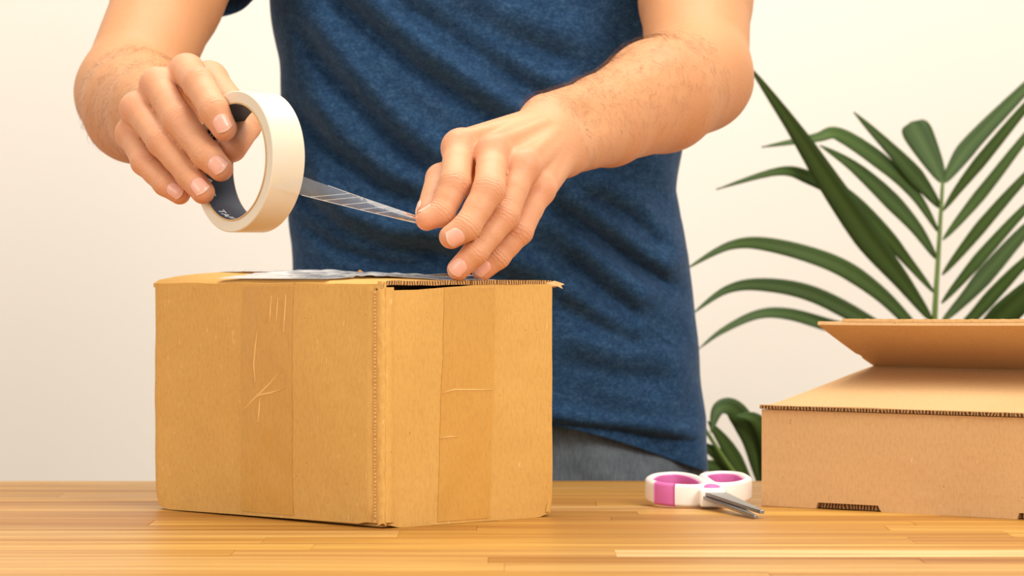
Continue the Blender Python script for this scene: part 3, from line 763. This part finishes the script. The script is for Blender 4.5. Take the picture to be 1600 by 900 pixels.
for i, dv in enumerate([(-0.3, 0.3, 0.9), (-0.35, -0.9, -0.55), (-0.1, -1, 0.15), (-0.2, -1, 0.1)]):
    nail(LA, arm_data['l'][0], *LA.fing[i], dv, w=(0.0055, 0.0062, 0.0060, 0.0048)[i])
nail(LA, arm_data['l'][0], *LA.thumb, (-0.9, 0.3, 0.2), w=0.0066, ln=0.013)

# fine hair on the forearms
def arm_hair(A, key, count, prefer):
    fn, V = arm_data[key]; wr = (A.fore[0][0][0] + A.fore[1][0][0]) / 2; el = A.fore[0][0][3]; ax = el - wr; L = np.linalg.norm(ax); ax /= L
    t = ((V - wr) @ ax) / L; idx = np.where((t > -0.05) & (t < 0.88))[0]; rs = np.random.RandomState(3)
    idx = rs.choice(idx, count * 3); p = V[idx]; d, g = grad(fn, p); pref = g @ np.asarray(prefer); keep = pref > rs.uniform(-0.5, 1.0, len(p)); p = p[keep][:count]; g = g[keep][:count]
    VV_, FF_ = [], []
    for k_ in range(len(p)):
        dirn = -ax + np.array([0, 0, -0.5]) + rs.normal(0, 0.45, 3); dirn -= g[k_] * (dirn @ g[k_]); dirn /= np.linalg.norm(dirn); side = np.cross(g[k_], dirn)
        ln = rs.uniform(0.007, 0.015); w = 0.000055; b = len(VV_)
        for s in range(4):
            f_ = s / 3; c = p[k_] + dirn * ln * f_ + g[k_] * (0.0026 * math.sin(f_ * 2.2) + 0.0001) + side * 0.002 * f_ * f_ * rs.normal(); ww = w * (1 - 0.75 * f_)
            VV_ += [c + side * ww, c - side * ww * .5 + g[k_] * ww, c - side * ww * .5 - g[k_] * ww]
        for s in range(3):
            for q in range(3): r_ = (q + 1) % 3; FF_.append((b + s * 3 + q, b + s * 3 + r_, b + s * 3 + 3 + r_, b + s * 3 + 3 + q))
    o = mesh('arm_hair', np.array(VV_) - OFF, FF_, M['hair'], person); o['kind'] = 'stuff'
arm_hair(LA, 'l', 2100, (-0.35, -0.4, 0.75)); arm_hair(RA, 'r', 900, (-0.2, -0.6, 0.5))

# hair and eyes of the head above the frame
def hair_fn(p):
    cx = -0.017; h = ell(p, (cx, 2.735, 1.630), (.084, .102, .108)); cut = (p[:, 2] - 1.60) * 0.75 + (p[:, 1] - 2.70) * 0.66
    return np.maximum(h, -cut)
V, Fc = surface_nets(hair_fn, (-.13, 2.6, 1.5), (.1, 2.87, 1.77), 0.006); mesh('hair', V - OFF, Fc, M['headhair'], person)
for s in (-1, 1):
    bm = bmesh.new(); bmesh.ops.create_uvsphere(bm, u_segments=16, v_segments=10, radius=0.0125, matrix=Matrix.Translation((-0.017 + s * .032, 2.637 - 2.84, 1.618))); e_ = from_bm('eye', bm, M['eye'], person, True)
    bm = bmesh.new(); bmesh.ops.create_uvsphere(bm, u_segments=12, v_segments=8, radius=0.006, matrix=Matrix.Translation((-0.017 + s * .032, 2.630 - 2.84, 1.618))); from_bm('iris', bm, M['iris'], e_, True)

# ---- T-shirt
LE = np.array([(-700, 400), (-400, 385), (-200, 405), (-60, 428), (0, 433), (100, 444), (200, 451), (300, 456), (380, 463), (425, 463), (500, 455), (600, 448), (760, 440)], float)
RE = np.array([(-700, 1120), (-400, 1110), (-200, 1075), (-60, 1050), (0, 1045), (100, 1052), (200, 1060), (230, 1061), (300, 1053), (340, 1058), (400, 1072), (500, 1083), (560, 1090), (650, 1098), (760, 1103)], float)
DS = 2.84
def polyd(X, Z, pts):
    best = np.full(X.shape, 9.0); sg = np.zeros(X.shape); al = np.zeros(X.shape); tot = len(pts) - 1
    for i in range(tot):
        a = pts[i]; b = pts[i + 1]; dx, dz = b[0] - a[0], b[1] - a[1]; L2 = dx * dx + dz * dz
        t = np.clip(((X - a[0]) * dx + (Z - a[1]) * dz) / L2, 0, 1); ex = X - a[0] - t * dx; ez = Z - a[1] - t * dz
        dd = np.hypot(ex, ez); s = np.sign(dx * ez - dz * ex); m_ = dd < best
        best = np.where(m_, dd, best); sg = np.where(m_, s, sg); al = np.where(m_, (i + t) / tot, al)
    return best * sg, al
FOLDS = [([(505, -20), (570, 40), (650, 110), (740, 170), (830, 225)], 9, 17), ([(462, 40), (530, 130), (610, 215), (690, 285)], 8, 17),
         ([(455, 160), (520, 235), (600, 295), (665, 322)], 7, 15), ([(462, 275), (485, 318), (530, 358), (610, 388), (700, 398)], 10, 15),
         ([(468, 345), (520, 385), (600, 412), (680, 420)], 7, 13), ([(690, 10), (790, 70), (900, 110)], 5, 20), ([(600, 0), (700, 60), (800, 130), (900, 190)], 5, 18),
         ([(850, 310), (930, 370), (1000, 418), (1062, 455)], 9, 16), ([(870, 390), (940, 455), (1005, 505)], 8, 18), ([(862, 470), (930, 510), (1010, 545)], 5, 18), ([(900, 300), (980, 340), (1050, 400)], 5, 14),
         ([(870, 560), (960, 585), (1060, 600)], 3, 20), ([(640, 380), (740, 420), (860, 460)], 6, 16)]
def shirt():
    nz, na = 300, 360
    zt = 1.405; zs = []
    ang = np.linspace(0, 2 * np.pi, na, endpoint=False)
    V = np.zeros((nz + 1, na, 3))
    ca, sa = np.cos(ang), np.sin(ang)
    e = 2 / 2.5
    for i in range(nz + 1):
        v = i / nz
        # hem height follows the photograph's slanting hem, higher over the front middle
        xs = np.sign(ca) * np.abs(ca) ** e
        hem = np.where(sa < 0, 0.797 + 0.052 * (1 - np.abs(xs) ** 1.6), 0.80)
        z = hem + (zt - hem) * v
        py = Y0 - (z - ZC) * F / DS
        le = (np.interp(py, LE[:, 0], LE[:, 1]) - 800) * DS / F; re = (np.interp(py, RE[:, 0], RE[:, 1]) - 800) * DS / F
        cx = (le + re) / 2; hw = (re - le) / 2
        sl = np.clip((z - 1.31) / (zt - 1.31), 0, 1)          # close toward the collar
        hw = hw * (1 - 0.66 * sl ** 1.8); hd = (0.112 + 0.012 * np.clip((z - .95) / .3, 0, 1)) * (1 - 0.40 * sl ** 2)
        cy = 2.835 - 0.075 * np.clip((z - 0.85) / 0.5, 0, 1)
        V[i, :, 0] = cx + hw * xs; V[i, :, 1] = cy + hd * np.sign(sa) * np.abs(sa) ** e; V[i, :, 2] = z
    X = V[:, :, 0]; Yv = V[:, :, 1]; Z = V[:, :, 2]
    front = np.clip(-np.sin(ang) * 1.6, 0, 1)[None, :]
    disp = np.zeros(X.shape)
    for pts, A_, w in FOLDS:
        q = [((px - 800) * 2.73 / F, ZC - (py - Y0) * 2.73 / F) for px, py in pts]; s, al = polyd(X, Z, q); W = w * 2.73 / F
        fade = np.clip(np.minimum(al, 1 - al) * 5 + 0.25, 0, 1)
        disp += A_ * 0.0018 * fade * (-np.exp(-(s / W) ** 2) + 0.75 * np.exp(-((s - 1.9 * W) / (1.3 * W)) ** 2))
    nz_ = 0.5 * np.sin(X * 38 + Z * 31 + 2 * np.sin(Z * 17 + Yv * 20)) + 0.35 * np.sin(X * 71 - Z * 58 + 2 * np.sin(X * 33 + 1.0)) + 0.25 * np.sin(Z * 120 + X * 60 + Yv * 50)
    disp += 0.0035 * nz_
    # overhanging fold just above the hem, front right
    lx = [((px - 800) * 2.73 / F, ZC - (py - Y0) * 2.73 / F) for px, py in ((700, 640), (870, 657), (980, 671), (1060, 685), (1110, 694))]
    s, al = polyd(X, Z, lx)
    below = 1 / (1 + np.exp(np.clip(s / 0.0008, -40, 40)))
    disp -= 0.010 * below * front * (Z < 0.9)
    disp += 0.004 * np.exp(-((s - 0.006) / 0.005) ** 2) * front
    V[:, :, 1] -= disp * front
    back = 1 - front; V[:, :, 1] += 0.004 * nz_ * back * (np.sin(ang) > 0)
    # wavering sides
    V[:, :, 0] += 0.0016 * nz_ * np.abs(ca)[None, :]
    Vl = V.reshape(-1, 3).tolist(); Fc = []
    for i in range(nz):
        for j in range(na): k_ = (j + 1) % na; Fc.append((i * na + j, i * na + k_, (i + 1) * na + k_, (i + 1) * na + j))
    # sleeves
    def sleeve(p0, p1, r0, r1, cut):
        b = len(Vl); ax = (p1 - p0) / np.linalg.norm(p1 - p0); u_ = np.cross(ax, (0, 1, 0)); u_ /= np.linalg.norm(u_); w_ = np.cross(ax, u_); L = np.linalg.norm(p1 - p0)
        n1, n2 = 40, 64
        for i in range(n1 + 1):
            f_ = i / n1
            for j in range(n2):
                a = 2 * math.pi * j / n2; dr = u_ * math.cos(a) + w_ * math.sin(a); r_ = r0 + (r1 - r0) * f_
                r_ += 0.003 * fbm(math.cos(a) * 2, math.sin(a) * 2, f_ * 5, 2) * f_ + (0.0015 if f_ > 0.93 else 0)
                q = p0 + ax * (L * f_) + dr * r_ + ax * cut * dr[0] * f_
                Vl.append(q.tolist())
        for i in range(n1):
            for j in range(n2): k_ = (j + 1) % n2; Fc.append((b + i * n2 + j, b + i * n2 + k_, b + (i + 1) * n2 + k_, b + (i + 1) * n2 + j))
    ur = RA.up[0]; ul = LA.up[0]
    dr_ = (sh_r - ur[1]) / np.linalg.norm(sh_r - ur[1]); dl_ = (sh_l - ul[1]) / np.linalg.norm(sh_l - ul[1])
    sleeve(sh_r + dr_ * 0.01, ur[1] + dr_ * 0.028, 0.066, 0.062, -0.022); sleeve(sh_l + dl_ * 0.01, ul[1] + dl_ * 0.06, 0.066, 0.060, 0.0)
    o = mesh('t_shirt', np.array(Vl) - OFF, Fc, M['shirt'], person)
    sd = o.modifiers.new('thick', 'SOLIDIFY'); sd.thickness = 0.0014; sd.offset = 1
    return o
shirt()
def jeans_fn(p):
    cx = -0.012; d = None
    for s in (-1, 1):
        c = chain(p, [(cx + s * .080, 2.842, .96), (cx + s * .088, 2.842, .80), (cx + s * .098, 2.84, .48), (cx + s * .105, 2.865, .06)], [.083, .087, .070, .062], .02)
        d = c if d is None else smin(d, c, .02)
    d = np.maximum(d, p[:, 2] - 0.985); d = np.maximum(d, 0.05 - p[:, 2])
    return d + 0.0035 * np.sin(p[:, 2] * 60 + p[:, 0] * 45) * np.sin(p[:, 0] * 38 + 1.3)
V, Fc = surface_nets(jeans_fn, (-.28, 2.68, .03), (.26, 3.02, 1.0), 0.006, 0); mesh('jeans', V - OFF, Fc, M['denim'], person)
for s in (-1, 1):
    def shoe_fn(p, s=s):
        x = -0.012 + s * .108; d = cone(p, (x, 2.90, .055), (x + s * .01, 2.74, .04), .05, .042); d = smin(d, cone(p, (x, 2.88, .07), (x, 2.875, .12), .048, .045), .02)
        return np.maximum(d, 0.002 - p[:, 2])
    V, Fc = surface_nets(shoe_fn, (-.3, 2.62, -.02), (.3, 3.0, .2), 0.006); mesh('shoe', V - OFF, Fc, M['shoe'], person)

# ------------------------------------------------------------------ tape roll held in the hand
phi = math.radians(51.3)
axis = np.array([math.sin(phi), math.cos(phi), 0.0]); uu_ = np.array([math.cos(phi), -math.sin(phi), 0.0]); zz_ = np.array([0.03, 0, 1.0]); zz_ /= np.linalg.norm(zz_)
RC = P(364, 252.5, 2.175); RO, RI, RWD = 0.0481, 0.0392, 0.0262
roll = empty('tape_roll', tuple(RC))
tag(roll, 'cream roll of clear packing tape with a dark printed core held in the hand', 'tape roll')
def rp(r, th, a): return uu_ * (r * math.cos(th)) + zz_ * (r * math.sin(th)) + axis * a
def lathe(name, prof, mat, parent, n=96):
    V = []; Fc = []; k_ = len(prof)
    for i in range(n):
        for r, a in prof: V.append(rp(r, 2 * math.pi * i / n, a))
    for i in range(n):
        j = (i + 1) % n
        for q in range(k_): w = (q + 1) % k_; Fc.append((i * k_ + q, i * k_ + w, j * k_ + w, j * k_ + q))
    o = mesh(name, V, Fc, mat, parent)
    bm = bmesh.new(); bm.from_mesh(o.data); bmesh.ops.recalc_face_normals(bm, faces=bm.faces[:])
    for e in bm.edges:
        if len(e.link_faces) == 2 and e.calc_face_angle(0) > 0.5: e.smooth = False
    bm.to_mesh(o.data); bm.free(); return o
lathe('wound_tape', [(RI + 0.0012, 0.0003), (RO - 0.0006, 0.0), (RO, 0.0006), (RO, RWD - 0.0006), (RO - 0.0006, RWD), (RI + 0.0012, RWD - 0.0003)], M['roll'], roll)
core = lathe('core', [(RI + 0.0002, -0.0004), (RI + 0.0012, -0.0004), (RI + 0.0012, RWD + 0.0004), (RI + 0.0002, RWD + 0.0004)], M['core'], roll)
lin = lathe('core_lining', [(RI - 0.0002, 0.0004), (RI + 0.0002, 0.0004), (RI + 0.0002, RWD - 0.0004), (RI - 0.0002, RWD - 0.0004)], M['navy'], core)
def core_text(txt, th0, size, a0):
    cu = bpy.data.curves.new('lettering', 'FONT'); cu.body = txt; cu.size = size; cu.resolution_u = 3; cu.offset = 0.00012; cu.space_character = 1.1
    to = bpy.data.objects.new('lettering_src', cu); COL.objects.link(to); bpy.context.view_layer.update()
    me_ = bpy.data.meshes.new_from_object(to.evaluated_get(bpy.context.evaluated_depsgraph_get())); bpy.data.objects.remove(to)
    bm = bmesh.new(); bm.from_mesh(me_); bmesh.ops.subdivide_edges(bm, edges=[e for e in bm.edges if e.calc_length() > .002], cuts=1)
    for v_ in bm.verts:
        th = th0 + v_.co.x * 1.15 / RI; v_.co = Vector(rp(RI - 0.00035, th, a0 + v_.co.y))
    from_bm('lettering', bm, M['print'], core); bpy.data.meshes.remove(me_)
for dg in (198, 248, 15, 75, 135): core_text('TAPE', math.radians(dg - 12), 0.0074, 0.0028)

# ribbon of tape pulled from the roll to the pinching fingers
pinch_u = P(662, 341, 2.2175); pinch_l = P(664, 352, 2.2165)
far_pt = RC + rp(RO + .0002, math.radians(-13), RWD - 0.0003); near_pt = RC + rp(RO + .0002, math.radians(-22), 0.0003)
ro = empty('tape_ribbon', tuple(RC)); tag(ro, 'thin clear tape ribbon stretched between the roll and the pinching fingers', 'tape')
NU, NV = 60, 8; V = []; Fc = []
for i in range(NU + 1):
    f_ = i / NU; A_ = far_pt * (1 - f_) + pinch_u * f_; B_ = near_pt * (1 - f_) + pinch_l * f_; sag = 0.0004 * math.sin(math.pi * f_)
    for j in range(NV + 1):
        g_ = j / NV; q = A_ * (1 - g_) + B_ * g_; q = q + np.array([0, -0.0025 * math.sin(math.pi * g_) * f_, -sag]); V.append(q - RC)
W = NV + 1
for i in range(NU):
    for j in range(NV): a = i * W + j; Fc.append((a, a + W, a + W + 1, a + 1))
rb = mesh('film', V, Fc, M['film'], ro)
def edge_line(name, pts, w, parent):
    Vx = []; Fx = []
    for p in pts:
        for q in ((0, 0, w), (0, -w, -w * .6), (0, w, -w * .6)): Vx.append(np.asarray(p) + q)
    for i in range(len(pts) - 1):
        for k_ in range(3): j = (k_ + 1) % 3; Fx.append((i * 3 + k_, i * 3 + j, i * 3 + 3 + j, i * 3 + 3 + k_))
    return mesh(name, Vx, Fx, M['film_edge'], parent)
VA = np.array(V).reshape(NU + 1, NV + 1, 3)
edge_line('film_edge', VA[12:, 0], 0.00016, rb); edge_line('film_edge', VA[12:, NV], 0.00022, rb)
for i0 in (15, 20, 27, 34, 40): edge_line('film_crease', [VA[min(NU, i0 + (NV - j)), j] for j in range(NV + 1)], 0.00014, rb)

# ------------------------------------------------------------------ potted palm behind the table
PD = 3.14
px0 = P(1452, 800, PD)
palm = empty('potted_palm', (px0[0] + 0.02, PD + 0.06, 0)); PO = np.array([px0[0] + 0.02, PD + 0.06, 0])
tag(palm, 'green potted palm with long narrow leaflets standing behind the mailer box', 'plant')
def lathe_z(name, prof, mat, parent, n=40):
    V = []; Fc = []; k_ = len(prof)
    for i in range(n):
        t = 2 * math.pi * i / n
        for r, z in prof: V.append((r * math.cos(t), r * math.sin(t), z))
    for i in range(n):
        j = (i + 1) % n
        for q in range(k_ - 1): Fc.append((i * k_ + q, j * k_ + q, j * k_ + q + 1, i * k_ + q + 1))
    o = mesh(name, V, Fc, mat, parent); return o
lathe_z('pot', [(0.0, 0.0), (0.11, 0.0), (0.115, 0.01), (0.15, 0.27), (0.156, 0.285), (0.15, 0.29), (0.14, 0.285), (0.135, 0.25), (0.0, 0.245)], M['pot'], palm)
lathe_z('soil', [(0.0, 0.262), (0.06, 0.264), (0.12, 0.259), (0.1365, 0.254)], M['soil'], palm)
def tube(name, pts, r0, r1, mat, parent, n=8, off=PO):
    pts = catmull(pts, 8, False); V = []; Fc = []
    for i, p in enumerate(pts):
        t = pts[min(i + 1, len(pts) - 1)] - pts[max(i - 1, 0)]; t /= np.linalg.norm(t); u_ = np.cross(t, (0, 1, 0.01)); u_ /= np.linalg.norm(u_); w_ = np.cross(t, u_)
        r_ = r0 + (r1 - r0) * i / (len(pts) - 1)
        for k_ in range(n): a = 2 * math.pi * k_ / n; V.append(p + u_ * r_ * math.cos(a) + w_ * r_ * math.sin(a) - off)
    for i in range(len(pts) - 1):
        for k_ in range(n): j = (k_ + 1) % n; Fc.append((i * n + k_, i * n + j, (i + 1) * n + j, (i + 1) * n + k_))
    return mesh(name, V, Fc, mat, parent)
def leaflet(parent, pts, width, face=(0, -1, 0.25), peak=0.45, blunt=False, fold=0.22):
    pts = catmull(pts, 7, False); n = len(pts); V = []; Fc = []; rib = []
    face = np.asarray(face, float)
    for i, p in enumerate(pts):
        f_ = i / (n - 1); t = pts[min(i + 1, n - 1)] - pts[max(i - 1, 0)]; t /= np.linalg.norm(t)
        s = np.cross(t, face); s /= np.linalg.norm(s); nn = np.cross(s, t)
        w = width / 2 * ((f_ / peak) ** 0.62 if f_ < peak else (max(0.0, 1 - ((f_ - peak) / (1 - peak)) ** (3.2 if blunt else 1.7))) ** (0.6 if blunt else 0.9))
        w = max(w, 0.0006)
        for k_ in (-1, -0.5, 0, 0.5, 1):
            V.append(p + s * w * k_ + nn * (w * fold * (abs(k_) - 0.5)) + nn * 0.0006 * (1 if k_ == 0 else 0) - PO); rib.append(1.0 if k_ == 0 else 0.0)
    for i in range(n - 1):
        for k_ in range(4): a = i * 5 + k_; Fc.append((a, a + 1, a + 6, a + 5))
    o = mesh('leaflet', V, Fc, M['leaf'], parent); shade(o, {'rib': rib})
    sd = o.modifiers.new('thick', 'SOLIDIFY'); sd.thickness = 0.0006; sd.offset = 0
    return o
base = np.array([PO[0], PO[1], 0.25])
stem1 = [base, np.array([PO[0] - 0.01, PO[1] - 0.02, 0.55]), P(1456, 640, PD + .02), P(1460, 505, PD), P(1466, 400, PD - .005), P(1473, 283, PD - .01)]
fr1 = tube('frond', stem1, 0.0050, 0.0017, M['stem'], palm)
LV = [  # pixel path, width px, depth steps toward the tip, face, blunt
    ([(1473, 286), (1462, 262), (1444, 228), (1424, 190)], 46, 0.02, True), ([(1470, 326), (1440, 287), (1401, 243), (1334, 175)], 27, -0.03, False),
    ([(1467, 364), (1430, 305), (1380, 256), (1311, 211), (1273, 216), (1190, 230)], 27, -0.06, False), ([(1464, 406), (1430, 355), (1380, 302), (1330, 258), (1281, 227)], 28, -0.04, False),
    ([(1461, 459), (1420, 410), (1380, 363), (1316, 304), (1263, 277), (1215, 268), (1119, 296)], 26, -0.09, False),
    ([(1458, 504), (1410, 440), (1359, 377), (1300, 292), (1240, 200), (1169, 101)], 40, -0.13, False),
    ([(1458, 545), (1428, 512), (1370, 455), (1300, 411), (1204, 383), (1140, 384), (1071, 421)], 27, -0.10, False),
    ([(1457, 585), (1410, 540), (1370, 512), (1273, 461), (1193, 445), (1135, 453), (1081, 491)], 25, -0.08, False),
    ([(1457, 620), (1400, 570), (1340, 522), (1290, 507), (1231, 491), (1183, 492), (1129, 517), (1092, 545)], 22, -0.04, False),
    ([(1475, 286), (1490, 262), (1520, 222), (1600, 140), (1690, 50)], 36, 0.03, False), ([(1473, 330), (1500, 292), (1545, 236), (1610, 158), (1690, 70)], 24, -0.03, False),
    ([(1473, 375), (1500, 343), (1545, 288), (1610, 205), (1700, 100)], 24, 0.0, False), ([(1472, 430), (1500, 395), (1545, 340), (1610, 268), (1700, 180)], 24, -0.02, False),
    ([(1471, 474), (1500, 440), (1545, 388), (1610, 318), (1700, 235)], 25, -0.04, False), ([(1470, 505), (1510, 464), (1550, 418), (1610, 352), (1700, 270)], 34, 0.02, False),
    ([(1468, 530), (1510, 505), (1560, 452), (1610, 402), (1700, 330)], 27, -0.06, False), ([(1466, 570), (1530, 528), (1580, 482), (1640, 430), (1720, 380)], 52, -0.08, False)]
for pts, w, dd, bl in LV:
    n = len(pts); q = [P(x, y, PD + dd * (i / (n - 1)) ** 1.3) for i, (x, y) in enumerate(pts)]
    leaflet(fr1, q, w * PD / F * (0.82 if pts[-1][0] > 1500 else 1.05), face=(R.uniform(-.2, .2), -1, R.uniform(.1, .6)), blunt=bl, peak=0.8 if bl else 0.42)
# low frond by the mailer box
stem2 = [base + np.array([-0.02, 0, 0]), np.array([PO[0] - 0.08, PO[1] - 0.04, 0.5]), P(1250, 800, 3.06), P(1195, 775, 3.03), P(1150, 742, 3.0), P(1100, 668, 2.98)]
fr2 = tube('frond', stem2, 0.005, 0.0016, M['stem'], palm)
for pts, w in (([(1196, 780), (1186, 735), (1172, 680), (1146, 640), (1122, 640), (1111, 676)], 36), ([(1178, 768), (1158, 735), (1132, 692), (1106, 658)], 26),
               ([(1170, 760), (1150, 738), (1118, 708), (1085, 690)], 24), ([(1160, 752), (1140, 742), (1110, 728), (1070, 722)], 24), ([(1205, 785), (1200, 740), (1200, 690), (1180, 655), (1150, 650)], 30),
               ([(1215, 790), (1215, 740), (1222, 690), (1240, 650)], 30)):
    n = len(pts); q = [P(x, y, 3.02 - 0.05 * i / n) for i, (x, y) in enumerate(pts)]
    leaflet(fr2, q, w * 3.0 / F, face=(R.uniform(-.3, .1), -1, .3))
